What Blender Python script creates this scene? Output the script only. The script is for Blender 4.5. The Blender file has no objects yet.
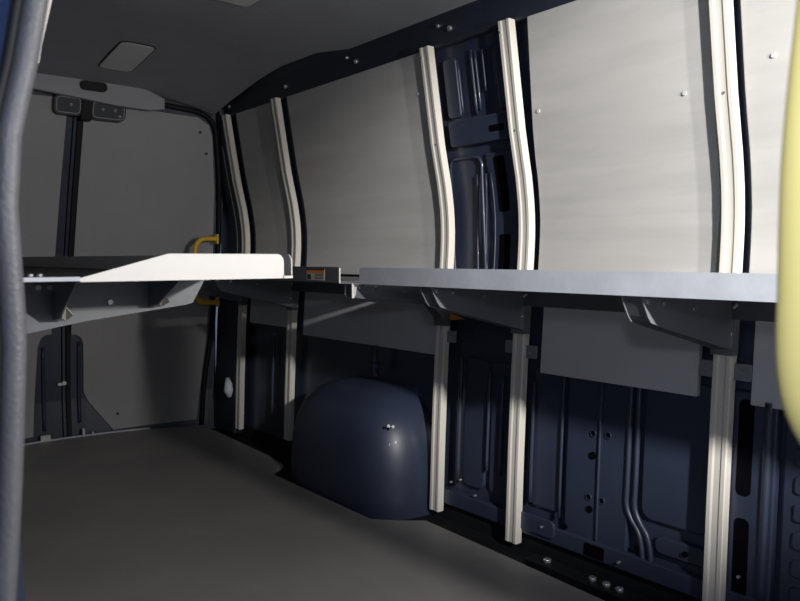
import bpy, bmesh, math, random
from mathutils import Vector, Matrix
random.seed(4)
scene = bpy.context.scene
COL = scene.collection

# ------------------------------------------------------------------ camera
EYE = Vector((0.0, 0.0, 0.97))
F_PX = 740.0
pitch = math.atan(41.5 / F_PX)
yaw = math.atan(600.0 * math.cos(pitch) / F_PX)
cam_data = bpy.data.cameras.new('camera')
cam = bpy.data.objects.new('camera', cam_data)
COL.objects.link(cam)
cam.location = EYE
fw = Vector((math.sin(yaw) * math.cos(pitch), math.cos(yaw) * math.cos(pitch), -math.sin(pitch)))
cam.rotation_euler = fw.to_track_quat('-Z', 'Y').to_euler()
cam_data.sensor_fit = 'HORIZONTAL'
cam_data.sensor_width = 36.0
cam_data.lens = F_PX / 800.0 * 36.0
cam_data.clip_start = 0.02
cam_data.clip_end = 60
cam_data.dof.use_dof = True
cam_data.dof.focus_distance = 2.4
cam_data.dof.aperture_fstop = 8.0
scene.camera = cam

# ------------------------------------------------------------------ world, lights, exposure
world = bpy.data.worlds.new('world')
scene.world = world
world.use_nodes = True
wb = world.node_tree.nodes['Background']
wb.inputs['Color'].default_value = (0.55, 0.68, 1.0, 1)
wb.inputs['Strength'].default_value = 0.20

def lamp(name, kind, loc, energy, color, size=0.1, target=None):
    d = bpy.data.lights.new(name, kind)
    d.energy = energy
    d.color = color
    if kind == 'AREA':
        d.shape = 'DISK'
        d.size = size
    else:
        d.shadow_soft_size = size
    o = bpy.data.objects.new(name, d)
    COL.objects.link(o)
    o.location = loc
    if target is not None:
        o.rotation_euler = (Vector(target) - Vector(loc)).to_track_quat('-Z', 'Y').to_euler()
    return o

lamp('work_lamp_light', 'POINT', (1.45, -0.65, 1.28), 112.0, (1.0, 0.95, 0.89), 0.035)
sp = lamp('side_lamp_light', 'SPOT', (0.70, -1.10, 1.65), 530.0, (1.0, 0.975, 0.94), 0.05, (1.93, 0.85, 1.12))
sp.data.spot_size = math.radians(43)
sp.data.spot_blend = 0.65
lamp('handle_fill_light', 'POINT', (0.10, 0.08, 1.22), 11.0, (0.80, 0.88, 1.0), 0.06)  # unseen fill light added beside the camera to brighten the yellow handle

scene.view_settings.view_transform = 'Standard'
scene.view_settings.look = 'None'
scene.view_settings.gamma = 1.0
scene.view_settings.use_curve_mapping = False
scene.view_settings.exposure = 0.0

# ------------------------------------------------------------------ materials
def mat(name, color, rough=0.6, metal=0.0, var=0.12, scale=6.0, bump=0.0, bump_scale=60.0, color2=None,
        stretch=(1, 1, 1), spec=0.5, coat=0.0, detail=5.0):
    m = bpy.data.materials.new(name)
    m.use_nodes = True
    nt = m.node_tree
    b = nt.nodes['Principled BSDF']
    tc = nt.nodes.new('ShaderNodeTexCoord')
    mp = nt.nodes.new('ShaderNodeMapping')
    mp.inputs['Scale'].default_value = stretch
    nt.links.new(tc.outputs['Object'], mp.inputs['Vector'])
    n = nt.nodes.new('ShaderNodeTexNoise')
    n.inputs['Scale'].default_value = scale
    n.inputs['Detail'].default_value = detail
    n.inputs['Roughness'].default_value = 0.6
    nt.links.new(mp.outputs[0], n.inputs['Vector'])
    r = nt.nodes.new('ShaderNodeValToRGB')
    r.color_ramp.elements[0].position = 0.32
    r.color_ramp.elements[1].position = 0.68
    c2 = color2 or tuple(c * (1 - var) for c in color)
    r.color_ramp.elements[0].color = (*c2, 1)
    r.color_ramp.elements[1].color = (*color, 1)
    nt.links.new(n.outputs['Fac'], r.inputs['Fac'])
    nt.links.new(r.outputs[0], b.inputs['Base Color'])
    b.inputs['Roughness'].default_value = rough
    b.inputs['Metallic'].default_value = metal
    b.inputs['Specular IOR Level'].default_value = spec
    b.inputs['Coat Weight'].default_value = coat
    if bump:
        n2 = nt.nodes.new('ShaderNodeTexNoise')
        n2.inputs['Scale'].default_value = bump_scale
        n2.inputs['Detail'].default_value = 4
        nt.links.new(mp.outputs[0], n2.inputs['Vector'])
        bp = nt.nodes.new('ShaderNodeBump')
        bp.inputs['Strength'].default_value = bump
        bp.inputs['Distance'].default_value = 0.002
        nt.links.new(n2.outputs['Fac'], bp.inputs['Height'])
        nt.links.new(bp.outputs[0], b.inputs['Normal'])
    return m

M_LIN = mat('grey_lining_board', (0.50, 0.49, 0.475), 0.75, var=0.18, scale=2.2, stretch=(1, 0.7, 4.5), bump=0.05, bump_scale=120)
M_DOORB = mat('grey_door_board', (0.34, 0.34, 0.35), 0.8, var=0.08, scale=3)
M_LOW = mat('grey_lower_board', (0.50, 0.51, 0.54), 0.7, var=0.08, scale=4)
M_BLUE = mat('dark_blue_body_paint', (0.028, 0.037, 0.068), 0.42, var=0.2, scale=5, coat=0.12)
M_RAIL = mat('dark_roof_rail', (0.022, 0.028, 0.045), 0.5, var=0.2, scale=5)
M_POST = mat('cream_painted_steel', (0.66, 0.63, 0.57), 0.42, var=0.06, scale=9, stretch=(1, 1, 0.4), spec=0.5)
M_GALV = mat('galvanised_steel', (0.58, 0.61, 0.67), 0.5, metal=0.1, var=0.2, scale=9, bump=0.03, bump_scale=40)
M_DECK = mat('dark_shelf_steel', (0.16, 0.17, 0.185), 0.5, metal=0.3, var=0.15, scale=7)
M_NDECK = mat('dark_near_deck', (0.045, 0.043, 0.04), 0.85, var=0.3, scale=7, spec=0.15)  # near deck, darker and rougher than the far shelf steel
M_BRK = mat('grey_bracket_steel', (0.20, 0.215, 0.24), 0.5, metal=0.15, var=0.12, scale=8)
M_LIPLIT = mat('lit_cream_paint', (0.86, 0.84, 0.80), 0.5, var=0.03, scale=8)  # cream lip paint lightened to stand in for strong light on its edges
M_CEIL = mat('charcoal_headliner', (0.27, 0.28, 0.31), 0.9, var=0.12, scale=5, bump=0.2, bump_scale=300)
M_HDR = mat('grey_header_trim', (0.32, 0.32, 0.345), 0.8, var=0.08, scale=5)
M_FLOOR = mat('brown_grey_floor_mat', (0.30, 0.285, 0.27), 0.5, var=0.25, scale=2.5, color2=(0.23, 0.225, 0.22), bump=0.15, bump_scale=200)
M_BLK = mat('black_rubber', (0.010, 0.011, 0.014), 0.6, var=0.2, spec=0.25)
M_SEAL = mat('dark_grey_rubber_seal', (0.10, 0.102, 0.115), 0.45, var=0.15, scale=40, bump=0.5, bump_scale=260)
M_YEL = mat('yellow_paint', (0.92, 0.76, 0.27), 0.45, var=0.04)
M_YELR = mat('amber_yellow_paint', (0.85, 0.52, 0.05), 0.45, var=0.06)
M_BOLT = mat('bright_zinc', (0.75, 0.77, 0.80), 0.25, metal=0.8, var=0.05)
M_LENS = mat('grey_lamp_lens', (0.55, 0.56, 0.57), 0.45, var=0.05)
M_ORG = mat('orange_label_print', (0.80, 0.26, 0.04), 0.6, var=0.05)
M_LABEL = mat('pale_label_print', (0.62, 0.58, 0.50), 0.6, var=0.05)
M_INK = mat('dark_label_ink', (0.03, 0.03, 0.03), 0.6)
M_HOLE = mat('dark_hole', (0.004, 0.004, 0.006), 0.9, spec=0.0)
M_LEAK = mat('pale_blue_leak_light', (0.75, 0.84, 0.95), 0.4, var=0.05)  # pale colour of the light leaking through at the corner pillar
M_OUT = mat('navy_outer_paint', (0.045, 0.075, 0.17), 0.2, var=0.2, coat=0.6)

# ------------------------------------------------------------------ helpers
def tag(o, label=None, cat=None, group=None, kind=None):
    if label: o['label'] = label
    if cat: o['category'] = cat
    if group: o['group'] = group
    if kind: o['kind'] = kind
    return o

def islands(bm):
    seen, out = set(), []
    for v in bm.verts:
        if v in seen: continue
        st, isl = [v], []
        seen.add(v)
        while st:
            a = st.pop(); isl.append(a)
            for e in a.link_edges:
                b = e.other_vert(a)
                if b not in seen: seen.add(b); st.append(b)
        out.append(isl)
    return out

def link(name, bm, m, parent=None, bevel=0.0, smooth=False, loc=None, keep=False):
    """one mesh object; loose pieces each become an object of their own unless keep"""
    if not keep and parent is not None:
        isl = islands(bm)
        if len(isl) > 1:
            bm.verts.index_update()
            which = {v.index: i for i, l in enumerate(isl) for v in l}
            first = None
            for i in range(len(isl)):
                b = bm.copy(); b.verts.ensure_lookup_table()
                bmesh.ops.delete(b, geom=[v for v in b.verts if which[v.index] != i], context='VERTS')
                o = link(name, b, m, parent, bevel, smooth, loc, True)
                first = first or o
            bm.free()
            return first
    bmesh.ops.recalc_face_normals(bm, faces=bm.faces)
    me = bpy.data.meshes.new(name)
    if parent is not None and loc is None:
        pl = parent.location
        pp = parent.parent
        while pp is not None:
            pl = pl + pp.location
            pp = pp.parent
        bmesh.ops.translate(bm, verts=bm.verts, vec=-Vector(pl))
    if loc is not None:
        bmesh.ops.translate(bm, verts=bm.verts, vec=-Vector(loc))
    bm.to_mesh(me)
    bm.free()
    o = bpy.data.objects.new(name, me)
    COL.objects.link(o)
    me.materials.append(m)
    if parent is not None:
        o.parent = parent
    if loc is not None:
        o.location = loc
    if smooth:
        for p in me.polygons: p.use_smooth = True
    if bevel:
        md = o.modifiers.new('bevel', 'BEVEL')
        md.width = bevel
        md.segments = 2
        md.limit_method = 'ANGLE'
        md.angle_limit = math.radians(35)
    return o

def empty(name, loc):
    o = bpy.data.objects.new(name, None)
    COL.objects.link(o)
    o.location = loc
    o.empty_display_size = 0.05
    return o

def box(bm, lo, hi):
    vs = [bm.verts.new((x, y, z)) for x in (lo[0], hi[0]) for y in (lo[1], hi[1]) for z in (lo[2], hi[2])]
    for f in ((0, 1, 3, 2), (4, 6, 7, 5), (0, 4, 5, 1), (2, 3, 7, 6), (0, 2, 6, 4), (1, 5, 7, 3)):
        bm.faces.new([vs[i] for i in f])

def prism(bm, pts, axis_vec):
    """closed polygon pts (3D, planar) extruded by axis_vec"""
    a = [bm.verts.new(p) for p in pts]
    b = [bm.verts.new(Vector(p) + Vector(axis_vec)) for p in pts]
    bm.faces.new(a)
    bm.faces.new(list(reversed(b)))
    n = len(a)
    for i in range(n):
        bm.faces.new((a[i], a[(i + 1) % n], b[(i + 1) % n], b[i]))

def disc(bm, c, axis, r, t, n=14):
    """short cylinder centred on c, thickness t along axis"""
    q = Vector(axis).normalized().to_track_quat('Z', 'Y').to_matrix()
    pts = [Vector(c) + q @ Vector((r * math.cos(2 * math.pi * i / n), r * math.sin(2 * math.pi * i / n), -t / 2)) for i in range(n)]
    prism(bm, pts, Vector(axis).normalized() * t)

def tube(bm, pts, r, n=12, sx=1.0):
    pts = [Vector(p) for p in pts]
    rings = []
    up = Vector((0, 0, 1))
    prev = None
    for i, p in enumerate(pts):
        t = (pts[min(i + 1, len(pts) - 1)] - pts[max(i - 1, 0)]).normalized()
        if prev is None:
            a = t.cross(up)
            if a.length < 0.05: a = t.cross(Vector((1, 0, 0)))
            a.normalize()
        else:
            a = (prev - t * prev.dot(t)).normalized()
        prev = a
        b = t.cross(a)
        rr = r[i] if isinstance(r, (list, tuple)) else r
        rings.append([bm.verts.new(p + a * rr * sx * math.cos(2 * math.pi * k / n) + b * rr * math.sin(2 * math.pi * k / n)) for k in range(n)])
    for i in range(len(rings) - 1):
        for k in range(n):
            bm.faces.new((rings[i][k], rings[i][(k + 1) % n], rings[i + 1][(k + 1) % n], rings[i + 1][k]))
    bm.faces.new(rings[0])
    bm.faces.new(list(reversed(rings[-1])))

def smooth_path(pts, k=6):
    P = [Vector(p) for p in pts]
    out = []
    for i in range(len(P) - 1):
        p0, p1, p2, p3 = P[max(i - 1, 0)], P[i], P[i + 1], P[min(i + 2, len(P) - 1)]
        for j in range(k):
            t = j / k
            out.append(0.5 * ((2 * p1) + (-p0 + p2) * t + (2 * p0 - 5 * p1 + 4 * p2 - p3) * t * t + (-p0 + 3 * p1 - 3 * p2 + p3) * t ** 3))
    out.append(P[-1])
    return out

def interp(tbl, x):
    if x <= tbl[0][0]: return tbl[0][1]
    for (a, b), (c, d) in zip(tbl, tbl[1:]):
        if x <= c: return b + (d - b) * (x - a) / (c - a)
    return tbl[-1][1]

# profile of the post faces on the far side wall, X as a function of height
FT = [(-0.1, 1.862), (0, 1.868), (0.3, 1.878), (0.6, 1.892), (0.8, 1.906), (0.95, 1.918), (1.03, 1.923), (1.10, 1.923),
      (1.17, 1.917), (1.25, 1.904), (1.39, 1.872), (1.55, 1.845), (1.75, 1.812), (1.85, 1.785), (1.93, 1.74), (1.98, 1.68)]
def FX(z): return interp(FT, z)
MID = 1.08
def far(u, v, off): return Vector((FX(v) + off, u, v))           # u = Y, v = Z
def near(u, v, off): return Vector((2 * MID - FX(v) - off, u, v))

DT = [(-0.05, 4.235), (0, 4.24), (0.2, 4.25), (0.6, 4.22), (0.97, 4.145), (1.3, 4.04), (1.66, 3.912), (1.9, 3.83), (2.0, 3.80)]
CT = [(0, 0.29), (0.97, 0.22), (1.66, 0.10), (2.0, 0.08)]
def rear(u, v, off):                                             # u = X, v = Z
    return Vector((u, interp(DT, v) - interp(CT, v) * (u - MID) ** 2 + off, v))

def roof(u, v, off):                                             # u = X, v = Y
    return Vector((u, v, 1.925 - 0.085 * (abs(u - MID) / 0.75) ** 3 - 0.09 * max(0.0, (v - 3.0) / 0.82) ** 2 + off))

def plate(bm, poly, fn, off, thick, su=0.0, sv=0.08):
    """2D polygon -> subdivided -> thick -> bent onto a surface; off is the visible face, thick goes behind it"""
    b2 = bmesh.new()
    f = b2.faces.new([b2.verts.new((p[0], p[1], 0)) for p in poly])
    us = [p[0] for p in poly]; vs = [p[1] for p in poly]
    def cut(step, lo, hi, ax):
        if not step: return
        k = math.ceil(lo / step)
        while k * step < hi:
            c = [0, 0, 0]; c[ax] = k * step
            n = [0, 0, 0]; n[ax] = 1
            if lo + 1e-4 < k * step < hi - 1e-4:
                bmesh.ops.bisect_plane(b2, geom=b2.verts[:] + b2.edges[:] + b2.faces[:], plane_co=c, plane_no=n, dist=1e-6)
            k += 1
    cut(su, min(us), max(us), 0)
    cut(sv, min(vs), max(vs), 1)
    r = bmesh.ops.extrude_face_region(b2, geom=b2.faces[:])
    for e in r['geom']:
        if isinstance(e, bmesh.types.BMVert): e.co.z = thick
    mp = {}
    for v in b2.verts: mp[v] = bm.verts.new(fn(v.co.x, v.co.y, off + v.co.z))
    for f in b2.faces:
        try: bm.faces.new([mp[v] for v in f.verts])
        except ValueError: pass
    b2.free()

def rrect(u0, u1, v0, v1, r=0.02, n=4):
    pts = []
    for cx, cy, a0 in ((u1 - r, v1 - r, 0), (u0 + r, v1 - r, 90), (u0 + r, v0 + r, 180), (u1 - r, v0 + r, 270)):
        for i in range(n + 1):
            a = math.radians(a0 + 90 * i / n)
            pts.append((cx + r * math.cos(a), cy + r * math.sin(a)))
    return pts

def rect(u0, u1, v0, v1): return [(u0, v0), (u1, v0), (u1, v1), (u0, v1)]

def framed(bm, u0, u1, v0, v1, fn, off, thick, w=0.012, r=0.03, sv=0.08):
    """a pressed ring: an outline bead around a rounded rectangle"""
    outer = rrect(u0, u1, v0, v1, r, 5)
    c = [fn(u, v, off) for u, v in outer]
    c.append(c[0])
    tube(bm, c, w, 8)

# ------------------------------------------------------------------ structure
# floor
bm = bmesh.new()
edge = [(1.80, 4.06), (1.77, 3.2), (1.74, 3.02), (1.63, 2.95), (1.625, 2.18), (1.70, 2.10), (1.775, 2.04), (1.765, 1.7), (1.745, 1.2), (1.75, 0.7), (1.76, -1.4)]
poly = [(0.28, -1.4)] + [(x, y) for x, y in reversed(edge)] + [(1.5, 4.16), (1.08, 4.215), (0.7, 4.17), (0.34, 4.05)]
prism(bm, [(x, y, -0.018) for x, y in poly], (0, 0, 0.018))
fl = tag(link('floor', bm, M_FLOOR, bevel=0.003), kind='structure')
bm = bmesh.new()
box(bm, (-0.05, -1.45, -0.07), (1.97, 4.24, -0.035))
sub = tag(link('floor', bm, M_BLK), kind='structure')
# low seat-rail bumps in the trough
bm = bmesh.new()
for y in (1.335, 1.285, 1.24):
    disc(bm, (1.83, y, 0.004), (0, 0, 1), 0.012, 0.012)
link('floor_bolt', bm, M_BOLT, sub, bevel=0.003)['label'] = 'row of silver bolt heads in the floor trough'
bm = bmesh.new()
disc(bm, (1.83, 1.51, 0.004), (0, 0, 1), 0.013, 0.012)
link('floor_bolt', bm, M_BOLT, sub, bevel=0.003)['label'] = 'single silver bolt head in the floor trough'

bm = bmesh.new()
box(bm, (1.80, 0.9, -0.035), (1.862, 1.58, -0.001))
link('seat_rail', bm, M_BLK, sub, bevel=0.006)
# far side body wall (pressed dark blue steel)
bm = bmesh.new()
plate(bm, rect(-1.4, 4.12, 0.028, 1.97), far, 0.062, 0.02, sv=0.06)
wall = tag(link('wall_right', bm, M_BLUE, smooth=False), kind='structure')

def pad(name, polys, off=0.045, th=0.018, m=M_BLUE, bev=0.005, fn=far, parent=None, su=0.0, sv=0.08):
    bm = bmesh.new()
    for p in polys: plate(bm, p, fn, off, th, su, sv)
    return link(name, bm, m, wall if parent is None else parent, bevel=bev)

bm = bmesh.new()
plate(bm, rect(-1.4, 4.12, -0.06, 0.028), far, 0.05, 0.03, sv=0)
link('sill', bm, M_BLK, wall)
# roof rail above the lining boards
pad('roof_rail', [rect(-1.4, 4.05, 1.745, 1.95)], 0.028, 0.035, M_RAIL, sv=0.04)
bm = bmesh.new()
for y, z in ((3.72, 1.79), (3.12, 1.79), (2.60, 1.815), (2.545, 1.79), (1.975, 1.79), (2.03, 1.81)):
    disc(bm, far(y, z, 0.024), (-1, 0, -0.3), 0.009 if z < 1.8 else 0.006, 0.012)
link('bolt', bm, M_BOLT, wall, bevel=0.002)
# lower pressings
pad('lower_rail', [rect(-1.4, 2.10, 0.028, 0.085)], 0.030, 0.035)
pad('pillar_pressing', [[(1.275, 0.03), (1.51, 0.03), (1.51, 0.62), (1.275, 0.62)]], 0.040, 0.025)
pad('pressed_panel', [rrect(1.535, 1.66, 0.13, 0.60, 0.02)], 0.047, 0.018)
pad('pressed_panel', [rrect(1.535, 1.70, 0.045, 0.105, 0.02)], 0.022, 0.01, bev=0.004)
pad('pressed_panel', [rrect(1.02, 1.235, 0.20, 0.62, 0.035)], 0.048, 0.016)
pad('pressed_panel', [rrect(0.985, 1.18, 0.115, 0.165, 0.02)], 0.040, 0.022)
pad('pressed_panel', [rrect(1.73, 1.86, 0.12, 0.60, 0.03), rrect(1.885, 2.0, 0.12, 0.60, 0.03)], 0.048, 0.016)
pad('door_pillar_pressing', [rect(0.845, 0.965, 0.02, 0.62)], 0.034, 0.03)
pad('pressed_panel', [rrect(0.45, 0.83, 0.02, 0.62, 0.03)], 0.045, 0.018)
bm = bmesh.new()
for k in range(7):
    plate(bm, rrect(0.66, 0.80, 0.10 + k * 0.07, 0.145 + k * 0.07, 0.01), far, 0.038, 0.01)
link('pressed_ribs', bm, M_BLUE, wall, bevel=0.004)
# S-shaped twin bead
for k, dy in enumerate((-0.012, 0.016)):
    bm = bmesh.new()
    pts = [(1.262 + dy, 0.62), (1.262 + dy, 0.45), (1.262 + dy, 0.30), (1.262 + dy, 0.23), (1.245 + dy, 0.19), (1.218 + dy, 0.155), (1.205 + dy, 0.11), (1.200 + dy, 0.055)]
    tube(bm, [far(y, z, 0.042) for y, z in smooth_path([(a, b, 0) for a, b in pts], 5) for y, z in [(y, z)]] if False else
         [far(p.x, p.y, 0.040) for p in smooth_path([(a, b, 0) for a, b in pts], 5)], 0.008, 10)
    link('swage_line', bm, M_BLUE, wall, smooth=True)
# upright beads and pipes
for y, z0, z1, r in ((2.015, 0.12, 0.60, 0.009), (1.865, 0.2, 0.56, 0.006), (1.80, 0.2, 0.56, 0.006), (3.44, 0.15, 0.58, 0.008),
                     (1.53, 0.12, 0.60, 0.005), (1.655, 0.14, 0.55, 0.006), (0.868, 0.05, 0.60, 0.012), (1.38, 0.05, 0.6, 0.004)):
    bm = bmesh.new()
    n = 8
    tube(bm, [far(y, z0 + (z1 - z0) * i / n, 0.040 if abs(y - 1.38) > .01 and abs(y - 0.868) > .01 else 0.036) for i in range(n + 1)], r, 8)
    link('upright_bead', bm, M_BLUE, wall, smooth=True)
# holes in the pillar pressing, each a dark punched hole with a rim
bm = bmesh.new()
for y, z, r in ((1.406, 0.422, 0.008), (1.351, 0.426, 0.008), (1.405, 0.352, 0.012), (1.414, 0.218, 0.008), (1.365, 0.218, 0.008), (1.41, 0.180, 0.011),
                (1.50, 0.10, 0.009), (1.235, 0.11, 0.009), (1.08, 0.14, 0.008)):
    disc(bm, far(y, z, 0.0385 if z > 0.15 else 0.034), (-1, 0, 0), r, 0.006)
link('punched_hole', bm, M_HOLE, wall)
bm = bmesh.new()
for y, z in ((1.406, 0.422), (1.351, 0.426), (1.414, 0.218), (1.365, 0.218)):
    tube(bm, [far(y + 0.010 * math.cos(a), z + 0.010 * math.sin(a), 0.037) for a in [i * math.pi / 6 for i in range(13)]], 0.002, 6)
link('hole_rim', bm, M_BLUE, wall, smooth=True)
pad('slot', [rrect(1.345, 1.42, 0.035, 0.075, 0.006)], 0.0285, 0.01, M_HOLE, bev=0)
pad('slot', [rrect(0.905, 0.945, 0.345, 0.60, 0.015), rrect(0.905, 0.945, 0.06, 0.285, 0.015)], 0.0325, 0.01, M_HOLE, bev=0)
bm = bmesh.new()
for y, z in ((1.585, 0.078), (1.685, 0.06), (1.91, 0.10), (1.99, 0.14), (2.04, 0.12), (1.285, 0.055), (0.925, 0.13)):
    disc(bm, far(y, z, 0.020 if z < .079 else 0.03), (-1, 0, 0), 0.004, 0.01, 8)
link('bolt', bm, M_BOLT, wall)
# upper pressings between the two middle posts
pad('pillar_pressing', [rrect(1.73, 2.05, 1.385, 1.475, 0.012)], 0.030, 0.03)
pad('pressed_panel', [rrect(1.99, 2.06, 1.49, 1.70, 0.015), rrect(1.73, 1.80, 1.49, 1.70, 0.015)], 0.044, 0.02)
pad('slot', [rrect(1.775, 1.845, 1.415, 1.437, 0.005)], 0.0285, 0.008, M_HOLE, bev=0)
for y, z0, z1, r in ((1.915, 1.49, 1.71, 0.006), (1.895, 1.50, 1.70, 0.005), (1.86, 1.56, 1.70, 0.004), (1.81, 1.58, 1.69, 0.004), (1.985, 1.50, 1.68, 0.005)):
    bm = bmesh.new()
    tube(bm, [far(y, z0 + (z1 - z0) * i / 6, 0.052) for i in range(7)], r, 8)
    link('upright_bead', bm, M_BLUE, wall, smooth=True)
bm = bmesh.new()
framed(bm, 1.925, 2.09, 0.88, 1.345, far, 0.052, 0.01, w=0.006, r=0.03)
link('pressed_frame', bm, M_BLUE, wall, smooth=True)
pad('pressed_panel', [rect(1.74, 1.90, 0.90, 1.35)], 0.050, 0.014)
pad('slot', [rrect(1.81, 1.862, 1.14, 1.335, 0.008), rrect(1.81, 1.862, 0.90, 1.06, 0.008)], 0.0485, 0.006, M_HOLE, bev=0)
for y in (1.885, 1.91, 1.955):
    bm = bmesh.new()
    tube(bm, [far(y + (0.02 * math.sin(i * 0.4) if y > 1.9 else 0), 0.86 + 0.42 * i / 8, 0.050) for i in range(9)], 0.004, 8)
    link('upright_bead', bm, M_BLUE, wall, smooth=True)
# rear corner pillar with its wires
pad('corner_pillar', [rect(3.80, 4.06, -0.02, 1.80)], 0.002, 0.06, M_RAIL, bev=0.012)
pad('pressed_panel', [rrect(3.83, 3.90, 1.0, 1.6, 0.015)], -0.004, 0.01, M_RAIL)
# speckled body behind other posts
pad('post_backing', [rect(0.86, 1.04, 0.62, 1.745), rect(3.66, 3.80, 0.6, 1.745), rect(3.12, 3.26, 0.6, 1.745)], 0.046, 0.018, M_BLUE)

# wheel arch
def superell(bm, c, rad, e, nu=28, nv=16):
    rows = []
    for j in range(nv + 1):
        t = math.pi / 2 * j / nv
        row = []
        for i in range(nu + 1):
            a = math.pi / 2 + math.pi * i / nu
            ca, sa = math.cos(a), math.sin(a)
            ct, st = math.cos(t), math.sin(t)
            s = lambda w: math.copysign(abs(w) ** (2 / e), w)
            row.append(bm.verts.new((c[0] + rad[0] * s(ca) * s(ct), c[1] + rad[1] * s(sa) * s(ct), c[2] + rad[2] * s(st))))
        rows.append(row)
    for j in range(nv):
        for i in range(nu):
            try: bm.faces.new((rows[j][i], rows[j][i + 1], rows[j + 1][i + 1], rows[j + 1][i]))
            except ValueError: pass
bm = bmesh.new()
superell(bm, (1.95, 2.55, -0.034), (0.31, 0.40, 0.48), 3.4)
bmesh.ops.remove_doubles(bm, verts=bm.verts, dist=1e-5)
wa = tag(link('wheel_arch', bm, M_BLUE, smooth=True), kind='structure')
for x, y, z in ((1.70, 2.2, 0.33), ):
    bm = bmesh.new()
    disc(bm, (1.735, 2.19, 0.33), (-0.3, -1, 0.3), 0.006, 0.02)
    disc(bm, (1.728, 2.21, 0.33), (-0.3, -1, 0.3), 0.006, 0.02)
    link('bolt', bm, M_BOLT, wa)
# strut bracket seen above the arch
bm = bmesh.new()
tube(bm, [(1.90, 2.52, 0.47), (1.90, 2.52, 0.60)], 0.014, 10)
tube(bm, [(1.90, 2.52, 0.50), (1.90, 2.52, 0.53)], 0.022, 10)
link('pressing_strut', bm, M_BLUE, wall, smooth=True)

# lining boards
BOARDS = [
    ('lining_board', rect(3.30, 3.66, 0.90, 1.745), 'small dim grey lining board between the two posts nearest the rear doors'),
    ('lining_board', [(2.135, 0.90), (3.13, 0.90), (3.13, 1.745), (2.135, 1.745)], 'wide shaded grey lining board between the second and third posts from the rear'),
    ('lining_board', [(1.03, 0.90), (1.655, 0.90), (1.650, 1.3), (1.622, 1.745), (1.01, 1.745)], 'brightly lit streaky grey lining board left of the nearest post'),
    ('lining_board', rect(-0.6, 0.937, 0.90, 1.745), 'bright grey lining board at right edge, behind the foreground yellow handle'),
]
def screw(bm, p, ax, r=0.006): disc(bm, p, ax, r, 0.004, 10)
for name, poly, lab in BOARDS:
    bm = bmesh.new()
    plate(bm, poly, far, 0.022, 0.022, sv=0.05)
    cy = sum(p[0] for p in poly) / len(poly)
    o = tag(link(name, bm, M_LIN, bevel=0.003, loc=(FX(0.9), cy, 0.9)), lab, 'panel', 'upper lining boards on the side wall')
    if 'streaky' in lab:
        pts = [(1.10, 1.42), (1.61, 1.45)]
    elif 'handle' in lab:
        pts = [(0.86, 1.47)]
    else:
        pts = [(min(p[0] for p in poly) + 0.05, 1.6)]
    bm = bmesh.new()
    for y, z in pts: screw(bm, far(y, z, 0.020), (-1, 0, 0))
    link('screw', bm, M_LENS, o)
LOW = [
    (rect(3.30, 3.70, 0.62, 0.815), 'short dim lower board under the shelf near the rear doors'),
    (rect(2.12, 3.14, 0.595, 0.815), 'long dark grey lower board under the shelf above the wheel arch'),
    (rect(1.065, 1.625, 0.588, 0.815), 'grey lower board under the shelf left of the nearest post'),
    (rect(-0.6, 0.915, 0.588, 0.815), 'grey lower board under the shelf between nearest post and foreground yellow handle'),
]
for poly, lab in LOW:
    bm = bmesh.new()
    plate(bm, poly, far, 0.030, 0.02, sv=0.05)
    cy = sum(p[0] for p in poly) / len(poly)
    tag(link('lower_board', bm, M_LOW, bevel=0.002, loc=(FX(0.7) + .03, cy, 0.6)), lab, 'panel', 'lower boards under the far shelf')

# near side wall, mirrored profile, behind the door pillar
bm = bmesh.new()
plate(bm, rect(1.02, 4.12, -0.06, 1.97), near, 0.062, 0.03, sv=0.06)
tag(link('wall_left', bm, M_BLUE), kind='structure')
bm = bmesh.new()
plate(bm, rect(-1.4, -0.62, -0.06, 1.97), near, 0.062, 0.03, sv=0.06)
tag(link('wall_left', bm, M_BLUE), kind='structure')
bm = bmesh.new()
box(bm, (-0.02, -0.62, 1.80), (0.34, 1.03, 1.97))
tag(link('trim_1', bm, M_OUT, bevel=0.02), kind='structure')
bm = bmesh.new()
box(bm, (-0.05, -1.46, -0.06), (2.0, -1.42, 2.0))
tag(link('wall_front', bm, M_RAIL), kind='structure')

# door pillar and rubber seal in the left foreground
SEAL = [(0.245, 1.80), (0.232, 1.60), (0.205, 1.36), (0.178, 1.20), (0.168, 1.143), (0.154, 1.083), (0.151, 1.045), (0.149, 1.019), (0.150, 0.987), (0.151, 0.956), (0.153, 0.904),
        (0.1505, 0.85), (0.148, 0.805), (0.145, 0.755), (0.138, 0.665), (0.125, 0.50), (0.115, 0.30), (0.11, -0.03)]
SEAL_T = sorted((z, x + 0.003) for x, z in SEAL)
def SX(z): return interp(SEAL_T, z)
bm = bmesh.new()
N = 40
rows = []
for i in range(N + 1):
    z = -0.04 + 1.90 * i / N
    x = SX(z)
    outline = [(-0.03, 0.80), (-0.02, 0.735), (x - 0.045, 0.728), (x - 0.022, 0.742), (x - 0.006, 0.742), (x - 0.004, 0.80), (x + 0.03, 1.03), (x - 0.02, 1.08), (-0.03, 1.08)]
    rows.append([bm.verts.new((a, b, z)) for a, b in outline])
for i in range(N):
    n = len(rows[i])
    for k in range(n):
        bm.faces.new((rows[i][k], rows[i][(k + 1) % n], rows[i + 1][(k + 1) % n], rows[i + 1][k]))
bm.faces.new(rows[0]); bm.faces.new(list(reversed(rows[-1])))
pil = tag(link('trim_2', bm, M_OUT, bevel=0.004), kind='structure')
bm = bmesh.new()
path = [(SX(z) - 0.0105, 0.725, z) for z in [-0.03 + 1.85 * i / 60 for i in range(61)]]
tube(bm, path, 0.0105, 14)
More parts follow.
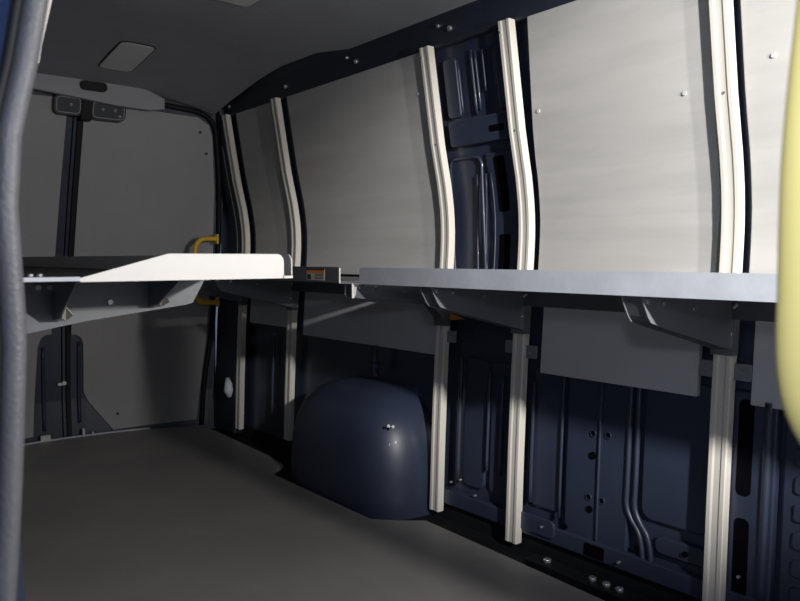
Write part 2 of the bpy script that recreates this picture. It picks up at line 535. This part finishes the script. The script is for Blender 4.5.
o = link('door_seal', bm, M_SEAL, pil, smooth=True); o['label'] = 'grey ribbed rubber door seal'
bm = bmesh.new()
tube(bm, [(x - 0.0145, 0.722, z) for x, y, z in path], 0.0042, 10)
link('seal_lip', bm, M_BLK, pil, smooth=True)

# ceiling
bm = bmesh.new()
ed = [(1.83, -1.4), (1.825, 1.2), (1.825, 2.1), (1.83, 2.42), (1.815, 2.58), (1.77, 2.76), (1.765, 3.05), (1.79, 3.5), (1.795, 3.84)]
le = [(2 * MID - x, y) for x, y in reversed(ed)]
plate(bm, ed + [(1.5, 3.84), (MID, 3.84), (0.66, 3.84)] + le, roof, 0.0, 0.02, su=0.12, sv=0.15)
ce = tag(link('ceiling', bm, M_CEIL, bevel=0.004), kind='structure')
bm = bmesh.new()
box(bm, (-0.02, -1.46, 1.985), (2.02, 4.25, 2.02))
tag(link('ceiling', bm, M_BLUE), kind='structure')
# ceiling lamps
def ceiling_lamp(x0, x1, y0, y1, label):
    z = roof((x0 + x1) / 2, (y0 + y1) / 2, 0).z
    r = empty('ceiling_lamp', ((x0 + x1) / 2, (y0 + y1) / 2, z))
    tag(r, label, 'lamp', 'ceiling lamps')
    bm = bmesh.new()
    plate(bm, rrect(x0 - 0.006, x1 + 0.006, y0 - 0.008, y1 + 0.008, 0.035), lambda u, v, o: roof(u, v, o), -0.003, 0.003, su=0.06, sv=0)
    link('lamp_frame', bm, M_BLK, r, bevel=0.002)
    bm = bmesh.new()
    plate(bm, rrect(x0, x1, y0, y1, 0.03), lambda u, v, o: roof(u, v, o), -0.005, 0.002, su=0.06, sv=0)
    link('lamp_lens', bm, M_LENS, r, bevel=0.003)
ceiling_lamp(1.117, 1.268, 3.29, 3.63, 'unlit grey rectangular ceiling lamp near the rear doors')
ceiling_lamp(1.19, 1.345, 2.20, 2.58, 'dark framed ceiling lamp cut by the top edge of the photo')

# ------------------------------------------------------------------ rear end
bm = bmesh.new()
plate(bm, rect(0.26, 1.90, -0.05, 1.99), rear, 0.03, 0.03, su=0.1, sv=0.1)
tag(link('wall_back', bm, M_RAIL), kind='structure')
# header strip
def hdr(u, v, off): return Vector((u, 3.80 - 0.06 * (u - MID) ** 2 + off, v))
bm = bmesh.new()
plate(bm, [(0.35, 1.755), (0.87, 1.765), (1.06, 1.752), (1.25, 1.735), (1.42, 1.731), (1.50, 1.745), (1.50, 1.80), (1.40, 1.838), (1.30, 1.852), (1.05, 1.86), (0.35, 1.85)], hdr, 0.0, 0.03, su=0.1, sv=0)
h = tag(link('trim_3', bm, M_HDR, bevel=0.006), kind='structure')
bm = bmesh.new()
plate(bm, rrect(1.082, 1.206, 1.790, 1.833, 0.018), hdr, -0.022, 0.024, su=0.05)
tag(link('door_lock_cover', bm, M_BLK, bevel=0.006, loc=(1.14, 3.79, 1.81)), 'small black cover on the grey header strip above the rear doors', 'cover')

def door(n, sgn):
    """sgn +1: right door (towards far wall), -1 left door"""
    def mir(p): return [(MID + sgn * (a - MID), b) for a, b in p]
    bm = bmesh.new()
    plate(bm, mir([(1.083, -0.02), (1.84, -0.02), (1.87, 0.5), (1.885, 1.0), (1.86, 1.4), (1.80, 1.70), (1.74, 1.765), (1.083, 1.775)]), rear, 0.004, 0.025, su=0.08, sv=0.1)
    root = tag(link('door_%d' % n, bm, M_BLUE, bevel=0.004, loc=(MID + sgn * 0.4, 4.1, 0.0)), kind='structure')
    # lining board
    if sgn > 0:
        p = [(1.125, 0.56), (1.15, 0.56), (1.172, 0.545), (1.185, 0.51), (1.187, 0.24), (1.21, 0.185), (1.335, 0.012), (1.775, 0.03), (1.80, 0.2), (1.838, 0.55), (1.85, 0.97), (1.83, 1.35),
             (1.79, 1.64), (1.765, 1.70), (1.70, 1.735), (1.125, 1.755)]
    else:
        p = mir([(1.135, 0.57), (1.165, 0.568), (1.19, 0.55), (1.205, 0.50), (1.235, 0.03), (1.775, 0.03), (1.80, 0.2), (1.838, 0.55), (1.85, 0.97), (1.83, 1.35),
             (1.79, 1.64), (1.765, 1.70), (1.70, 1.735), (1.115, 1.755)])
    bm = bmesh.new()
    plate(bm, p, rear, -0.012, 0.014, su=0.08, sv=0.08)
    bd = link('door_board', bm, M_DOORB, root, bevel=0.004)
    bm = bmesh.new()
    for a, b in ([(1.72, 1.66), (1.765, 1.55), (1.36, 0.10), (1.80, 0.16)] if sgn > 0 else mir([(1.72, 1.66), (1.75, 1.5)])):
        screw(bm, rear(a, b, -0.014), (0, -1, 0), 0.008)
    link('screw', bm, M_INK, bd)
    return root
dr = door(1, 1)
dl = door(2, -1)
# centre strip seal (on left door) and pressings in the notch
bm = bmesh.new()
plate(bm, rect(1.098, 1.122, 0.0, 1.76), rear, -0.010, 0.012, sv=0.08)
link('centre_seal', bm, M_BLK, dr, bevel=0.003)
bm = bmesh.new()
for a, b in ((1.165, 0.52), (0.985, 0.50)):
    tube(bm, [rear(a + (0.01 if a > 1.1 else -.01) * 0, b - 0.45 * i / 8, 0.0) for i in range(9)], 0.010, 8)
link('pressed_bead', bm, M_BLUE, dr, smooth=True)
bm = bmesh.new()
disc(bm, rear(1.085, 0.30, -0.012), (0, -1, 0), 0.012, 0.03)
box(bm, (1.05, 4.21, 0.29), (1.075, 4.225, 0.305))
link('lock_pin', bm, M_BOLT, dr, bevel=0.002)
bm = bmesh.new()
box(bm, (0.955, 4.195, 0.0), (1.005, 4.215, 0.035))
link('striker', bm, M_LENS, dl, bevel=0.004)
bm = bmesh.new()
box(bm, (1.165, 4.19, 0.0), (1.178, 4.205, 0.045)); box(bm, (1.215, 4.19, 0.0), (1.225, 4.2, 0.02))
link('striker', bm, M_LENS, dr, bevel=0.002)
# threshold strip
bm = bmesh.new()
pts = [Vector((x, interp(DT, 0) - 0.29 * (x - MID) ** 2 - 0.035, 0.004)) for x in [0.42 + 0.11 * i for i in range(11)]]
tube(bm, pts, 0.005, 8)
tag(link('trim_4', bm, M_GALV, smooth=True), kind='structure')
# door frame seal
bm = bmesh.new()
fr = [(1.80, 0.0), (1.83, 0.3), (1.865, 0.6), (1.875, 1.0), (1.855, 1.35), (1.815, 1.62), (1.785, 1.71), (1.72, 1.755), (1.60, 1.772), (1.35, 1.785), (1.08, 1.79), (0.8, 1.785), (0.5, 1.76)]
tube(bm, [rear(p.x, p.y, -0.012) for p in smooth_path([(a, b, 0) for a, b in fr], 5)], 0.014, 10)
tag(link('trim_5', bm, M_BLK, smooth=True), kind='structure')

# latch at top of rear doors
lt = empty('door_latch', (1.14, 3.85, 1.74))
tag(lt, 'black latch housing at the top middle of the rear doors', 'latch')
bm = bmesh.new()
plate(bm, rrect(1.145, 1.315, 1.665, 1.757, 0.03), rear, -0.050, 0.05, su=0.05)
hs = link('housing', bm, M_RAIL, lt, bevel=0.006)
bm = bmesh.new()
plate(bm, rrect(0.975, 1.105, 1.672, 1.762, 0.025), rear, -0.050, 0.05, su=0.05)
hs2 = link('housing', bm, M_RAIL, lt, bevel=0.006)
bm = bmesh.new()
framed(bm, 1.155, 1.305, 1.675, 1.747, rear, -0.051, 0, w=0.0025, r=0.02)
framed(bm, 0.985, 1.095, 1.682, 1.752, rear, -0.051, 0, w=0.0025, r=0.02)
for a, b in ((1.20, 1.715), (1.26, 1.715), (1.285, 1.69), (1.05, 1.72)): disc(bm, rear(a, b, -0.053), (0, -1, 0), 0.008, 0.008)
link('trim_ring', bm, M_HDR, hs, smooth=True)
bm = bmesh.new()
plate(bm, rect(1.098, 1.150, 1.655, 1.76), rear, -0.058, 0.056, su=0.0)
link('strike_plate', bm, M_BLK, lt, bevel=0.004)

# yellow grab handle on rear jamb
bm = bmesh.new()
pts = [(1.825, 3.90, 1.084), (1.80, 3.90, 1.083), (1.745, 3.90, 1.08), (1.715, 3.90, 1.06), (1.70, 3.90, 1.02), (1.697, 3.90, 0.90), (1.70, 3.90, 0.78), (1.715, 3.90, 0.742), (1.745, 3.90, 0.728), (1.80, 3.90, 0.725), (1.825, 3.90, 0.725)]
gh = empty('grab_handle', (1.86, 3.90, 0.9))
tag(gh, 'small amber yellow tubular grab handle on the rear door jamb', 'handle')
tube(bm, smooth_path(pts, 4), 0.0135, 12)
link('handle_tube', bm, M_YELR, gh, smooth=True)
bm = bmesh.new()
box(bm, (1.822, 3.882, 1.055), (1.834, 3.918, 1.11)); box(bm, (1.822, 3.882, 0.70), (1.834, 3.918, 0.75))
link('handle_foot', bm, M_YELR, gh, bevel=0.004)

# pale shape standing in for light leaking through low on the corner pillar
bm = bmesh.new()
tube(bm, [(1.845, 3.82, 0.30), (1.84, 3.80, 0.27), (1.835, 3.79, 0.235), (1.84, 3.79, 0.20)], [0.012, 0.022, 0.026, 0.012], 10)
tag(link('light_leak', bm, M_LEAK, smooth=True, loc=(1.845, 3.8, 0.2)), 'small pale bluish white shape for light leaking in low beside the rearmost post', 'leak')

# ------------------------------------------------------------------ posts
def strip_mesh(bm, sec, ys, zs, fn, base=0.0):
    rings = []
    for z in zs:
        rings.append([bm.verts.new(fn(ys + a, z, b)) for a, b in sec])
    n = len(sec)
    for i in range(len(rings) - 1):
        for k in range(n):
            bm.faces.new((rings[i][k], rings[i][(k + 1) % n], rings[i + 1][(k + 1) % n], rings[i + 1][k]))
    bm.faces.new(rings[0]); bm.faces.new(list(reversed(rings[-1])))
# hat channel: (dy, off) - off 0 is the front face, negative towards the aisle
SEC = [(-0.026, 0.028), (-0.026, 0.003), (-0.023, 0.0), (-0.013, 0.0), (-0.008, 0.003), (0.008, 0.003), (0.013, 0.0), (0.023, 0.0), (0.026, 0.003), (0.026, 0.028),
       (0.0235, 0.028), (0.0235, 0.006), (0.010, 0.007), (-0.010, 0.007), (-0.0235, 0.006), (-0.0235, 0.028)]
def post(y, z0, label, fn=far, tabs=(), grp='bent cream uprights along the side wall', z1=1.75):
    base = fn(y, max(z0, 0), 0.0)
    r = empty('upright_post', base)
    tag(r, label, 'post', grp)
    zs = [z0] + [z for z in [0.15 * i for i in range(1, 7)] if z > z0 + .02] + [0.96, 1.0, 1.04, 1.08, 1.12, 1.16, 1.20, 1.25, 1.32, 1.40, 1.55, z1]
    zs = sorted(set(round(z, 4) for z in zs if z >= z0))
    bm = bmesh.new()
    strip_mesh(bm, SEC, y, zs, fn)
    link('channel', bm, M_POST, r)
    bm = bmesh.new()
    disc(bm, fn(y + 0.017, 1.715, -0.001), (-1, 0, -.2), 0.004, 0.003, 8)
    disc(bm, fn(y, 1.40, 0.005), (-1, 0, 0), 0.005, 0.005, 8)
    link('bolt', bm, M_BOLT, r)
    for side, z in tabs:
        bm = bmesh.new()
        y0, y1 = (y + 0.024, y + 0.072) if side > 0 else (y - 0.072, y - 0.024)
        plate(bm, rrect(y0, y1, z - 0.022, z + 0.022, 0.004), fn, 0.016, 0.005)
        t = link('mounting_tab', bm, M_BRK, r, bevel=0.001)
        bm = bmesh.new()
        disc(bm, fn((y0 + y1) / 2, z, 0.014), (-1, 0, 0), 0.006, 0.008, 10)
        link('bolt', bm, M_BOLT, t)
    return r
PY = (0.983, 1.704, 2.102, 3.222, 3.76)
post(PY[0], -0.02, 'nearest cream upright post, bent and full height, beside the foreground yellow handle', tabs=((1, 0.672), (-1, 0.672)))
post(PY[1], -0.005, 'second nearest cream upright post, at left edge of the bright lining board', tabs=((-1, 0.655),(1, 0.665)))
post(PY[2], 0.0, 'middle one of the five cream upright posts, just in front of the wheel arch', tabs=((-1, 0.675),))
post(PY[3], 0.06, 'second cream upright post from the rear doors, just behind the wheel arch')
post(PY[4], 0.02, 'rearmost cream upright post, next to the rear corner pillar')
post(1.083, 1.225, 'cream upright post sliver seen beside the grey door seal, top left', fn=near, grp=None)

# ------------------------------------------------------------------ shelves on the far wall
LIPX = 1.468
def lip_box(bm, y0, y1, z0, z1, r=0.012, x=LIPX, t=0.0025):
    pts = [(x, y0, z0), (x, y1, z0)]
    for i in range(5):
        a = math.radians(90 * i / 4); pts.append((x, y1 - r + r * math.cos(a), z1 - r + r * math.sin(a)))
    for i in range(5):
        a = math.radians(90 + 90 * i / 4); pts.append((x, y0 + r + r * math.cos(a), z1 - r + r * math.sin(a)))
    prism(bm, pts, (t, 0, 0))
def far_shelf(y0, y1, label, mlip):
    r = empty('shelf_tray', (1.7, (y0 + y1) / 2, 0.888))
    tag(r, label, 'shelf', 'shelf sections on the far wall')
    bm = bmesh.new()
    box(bm, (LIPX + 0.0025, y0, 0.888), (1.898, y1, 0.8915))
    link('deck', bm, M_DECK, r)
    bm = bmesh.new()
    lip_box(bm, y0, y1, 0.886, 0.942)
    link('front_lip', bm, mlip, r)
    bm = bmesh.new()
    box(bm, (1.892, y0, 0.812), (1.8955, y1, 0.888))
    link('back_flange', bm, M_DECK, r)
    return r
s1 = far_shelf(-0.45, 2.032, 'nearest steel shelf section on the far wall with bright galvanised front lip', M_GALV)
s2 = far_shelf(2.152, 3.84, 'farther shelf section on the far wall, lip darkened for shade, carrying the orange label', M_DECK)  # dark steel on this lip stands in for its shade
bm = bmesh.new()
box(bm, (LIPX - 0.001, 2.150, 0.885), (LIPX + 0.004, 2.1545, 0.938))
box(bm, (LIPX, 2.032, 0.884), (LIPX + 0.05, 2.152, 0.887))
link('end_edge', bm, M_LIPLIT, s2)['label'] = 'cream end edge of the lip'
# warning label on the far lip
bm = bmesh.new()
box(bm, (LIPX - 0.0012, 2.245, 0.893), (LIPX - 0.0002, 2.365, 0.934))
lb = link('warning_label', bm, M_LABEL, s2); lb['label'] = 'small orange headed warning label'
bm = bmesh.new()
box(bm, (LIPX - 0.0018, 2.245, 0.919), (LIPX - 0.0010, 2.365, 0.929))
link('label_header', bm, M_ORG, lb)
bm = bmesh.new()
box(bm, (LIPX - 0.0018, 2.245, 0.929), (LIPX - 0.0010, 2.365, 0.934))
for z in (0.898, 0.903, 0.909, 0.914): box(bm, (LIPX - 0.0018, 2.252, z), (LIPX - 0.0010, 2.31, z + 0.002))
box(bm, (LIPX - 0.0018, 2.335, 0.895), (LIPX - 0.0010, 2.36, 0.914))
link('label_print', bm, M_INK, lb, keep=True)

def far_bracket(y, label):
    r = empty('shelf_bracket', (1.90, y, 0.73))
    tag(r, label, 'bracket', 'steel arm brackets under the far shelf')
    poly = [(1.478, 0.884), (1.486, 0.866), (1.504, 0.836), (1.516, 0.823), (1.56, 0.810), (1.70, 0.777), (1.905, 0.728), (1.905, 0.884)]
    if y == PY[2]: poly[1:6] = [(1.474, 0.846), (1.480, 0.838), (1.50, 0.834), (1.66, 0.818), (1.84, 0.797)]
    bm = bmesh.new()
    prism(bm, [(a, y - 0.028, b) for a, b in poly], (0, 0.003, 0))
    link('side_plate', bm, M_BRK, r)
    bm = bmesh.new()
    prism(bm, [(a, y + 0.025, b) for a, b in poly], (0, 0.003, 0))
    link('side_plate', bm, M_BRK, r)
    bm = bmesh.new()
    lo = poly[0:7]
    vs = [(bm.verts.new((a + 0.002, y - 0.0252, b + 0.002)), bm.verts.new((a + 0.002, y + 0.0252, b + 0.002))) for a, b in lo]
    for i in range(len(vs) - 1): bm.faces.new((vs[i][0], vs[i + 1][0], vs[i + 1][1], vs[i][1]))
    bmesh.ops.solidify(bm, geom=bm.faces[:], thickness=0.002)
    link('bottom_web', bm, M_BRK, r)
    # saddle round the post
    bm = bmesh.new()
    U = [(-0.0305, 0.024), (-0.0305, -0.006), (0.0305, -0.006), (0.0305, 0.024), (0.0285, 0.024), (0.0285, -0.004), (-0.0285, -0.004), (-0.0285, 0.024)]
    strip_mesh(bm, U, y, (0.715, 0.76, 0.81, 0.86), far)
    link('post_saddle', bm, M_DECK, r)
    bm = bmesh.new()
    for a, b in ((1.50, 0.872), (1.565, 0.868), (1.70, 0.850), (1.885, 0.775)):
        disc(bm, (a, y - 0.030, b), (0, -1, 0), 0.0065, 0.006, 10)
    link('bolt', bm, M_BOLT, r, bevel=0.001)
    bm = bmesh.new()
    tube(bm, smooth_path([(1.885, y - 0.034, 0.842), (1.89, y - 0.040, 0.850), (1.90, y - 0.040, 0.850), (1.912, y - 0.040, 0.842), (1.916, y - 0.038, 0.825)], 3), 0.004, 6)
    k = link('hook', bm, M_POST, r, smooth=True); k['label'] = 'small cream hook'
    return r
far_bracket(PY[0], 'sloping steel shelf bracket on the nearest post, under the far shelf')
far_bracket(PY[1], 'sloping steel shelf bracket on the second nearest post')
b3 = far_bracket(PY[2], 'steel shelf bracket with cream end flange in the gap between the two shelf sections')
far_bracket(PY[3], 'dark shelf bracket on the second post from the rear doors')
far_bracket(PY[4], 'dark shelf bracket on the rearmost post')
bm = bmesh.new()
prism(bm, [(x - 0.006, PY[2] - 0.034, z) for x, z in ((1.470, 0.885), (1.496, 0.885), (1.496, 0.877), (1.488, 0.868), (1.486, 0.850), (1.478, 0.836), (1.470, 0.836))], (0, 0.0045, 0))
link('cream_flange', bm, M_LIPLIT, b3)
bm = bmesh.new()
prism(bm, [(1.915, PY[2] - 0.12, 0.747), (1.915, PY[2] - 0.04, 0.762), (1.915, PY[2] - 0.04, 0.737)], (0.002, 0, 0))
link('orange_marker', bm, M_ORG, b3)['label'] = 'small orange marker'

# ------------------------------------------------------------------ near shelf
NS = empty('shelf_tray', (0.47, 2.4, 0.94))
tag(NS, 'shelf along the near wall at left with lightened cream end lip', 'shelf')
YN, XI = 1.20, 0.713
bm = bmesh.new()
box(bm, (0.24, YN, 0.936), (XI, 3.86, 0.940))
link('deck', bm, M_NDECK, NS)
bm = bmesh.new()
pts = [(0.335, YN - 0.002, 0.9345), (0.335, YN - 0.002, 0.9405), (0.476, YN - 0.002, 0.979)]
r_ = 0.014
xe = XI - 0.019
for i in range(6):
    a = math.radians(90 - 90 * i / 5); pts.append((xe - r_ + r_ * math.cos(a), YN - 0.002, 0.979 - r_ + r_ * math.sin(a)))
pts.append((xe, YN - 0.002, 0.9345))
prism(bm, pts, (0, 0.002, 0))
link('end_lip', bm, M_LIPLIT, NS)['label'] = 'cream end lip with slanted corner, lightened for strong light'
bm = bmesh.new()
box(bm, (0.24, YN - 0.002, 0.936), (0.335, YN, 0.9425))
link('end_edge', bm, M_GALV, NS)
# inner lip along the aisle
bm = bmesh.new()
prism(bm, [(XI, YN + 0.004, 0.9345)] + [(XI, YN + 0.004 + 0.016 - 0.016 * math.cos(math.radians(90 * i / 5)), 0.963 + 0.016 * math.sin(math.radians(90 * i / 5))) for i in range(6)] + [(XI, 3.86, 0.979), (XI, 3.86, 0.9345)], (0.0025, 0, 0))
link('aisle_lip', bm, M_POST, NS)
bm = bmesh.new()
box(bm, (xe - 0.002, YN - 0.002, 0.9345), (XI, YN + 0.006, 0.939))
link('corner_fold', bm, M_LIPLIT, NS)
bm = bmesh.new()
box(bm, (0.24, 3.857, 0.94), (XI, 3.86, 0.972))
link('rear_lip', bm, M_DECK, NS)
bm = bmesh.new()
for x, y in ((0.30, 1.36), (0.315, 1.36), (0.29, 2.2)): disc(bm, (x, y, 0.9415), (0, 0, 1), 0.005, 0.006, 10)
link('bolt', bm, M_BOLT, NS)
YB = 1.55
nb = empty('shelf_bracket', (0.26, YB, 0.83))
tag(nb, 'broad grey bracket plate carrying the near end of the left shelf', 'bracket')
poly = [(0.215, 0.9345), (0.215, 0.795), (0.330, 0.826), (0.44, 0.845), (0.65, 0.870), (0.668, 0.874), (0.700, 0.930), (0.700, 0.9345)]
bm = bmesh.new(); prism(bm, [(a, YB, b) for a, b in poly], (0, 0.003, 0)); link('plate', bm, M_BRK, nb)
for x, zb in ((0.380, 0.858), (0.570, 0.877)):
    bm = bmesh.new()
    prism(bm, [(x, YB, 0.935), (x, YB - 0.17, 0.935), (x, YB - 0.16, 0.925), (x, YB - 0.05, zb), (x, YB, zb - 0.008)], (0.003, 0, 0))
    g = link('gusset', bm, M_BRK, nb)
    bm = bmesh.new()
    prism(bm, [(x + 0.003, YB - 0.005, zb - 0.009), (x + 0.003, YB - 0.055, zb), (x + 0.003, YB - 0.085, zb + 0.022), (x + 0.022, YB - 0.06, zb + 0.004), (x + 0.02, YB - 0.02, zb - 0.008)], (0, 0, 0.002))  # foot takes the pale post colour in place of light catching the fold
    link('gusset_foot', bm, M_POST, g)['label'] = 'folded gusset foot coloured pale for the light on it'
bm = bmesh.new()
for a, b in ((0.375, 0.915), (0.355, 0.915), (0.49, 0.882)): disc(bm, (a, YB - 0.002, b), (0, -1, 0), 0.0055, 0.006, 10)
link('bolt', bm, M_BOLT, nb)
# ------------------------------------------------------------------ foreground yellow handle
fh = empty('grab_handle', (0.52, 0.15, 1.0))
tag(fh, 'large blurred bright yellow grab handle in the right foreground', 'handle')
bm = bmesh.new()
pts = [(0.520, 0.182, 1.24), (0.512, 0.194, 1.18), (0.5025, 0.198, 1.10), (0.495, 0.199, 1.03), (0.490, 0.197, 0.96), (0.489, 0.195, 0.90), (0.494, 0.186, 0.865), (0.507, 0.164, 0.84), (0.53, 0.11, 0.815), (0.56, 0.05, 0.81)]
tube(bm, smooth_path(pts, 5), 0.0195, 18)
link('handle_tube', bm, M_YEL, fh, smooth=True)
bm = bmesh.new()
disc(bm, (0.56, 0.05, 0.81), (0.5, -1, -0.05), 0.035, 0.01, 18)
link('handle_foot', bm, M_YEL, fh, bevel=0.003)
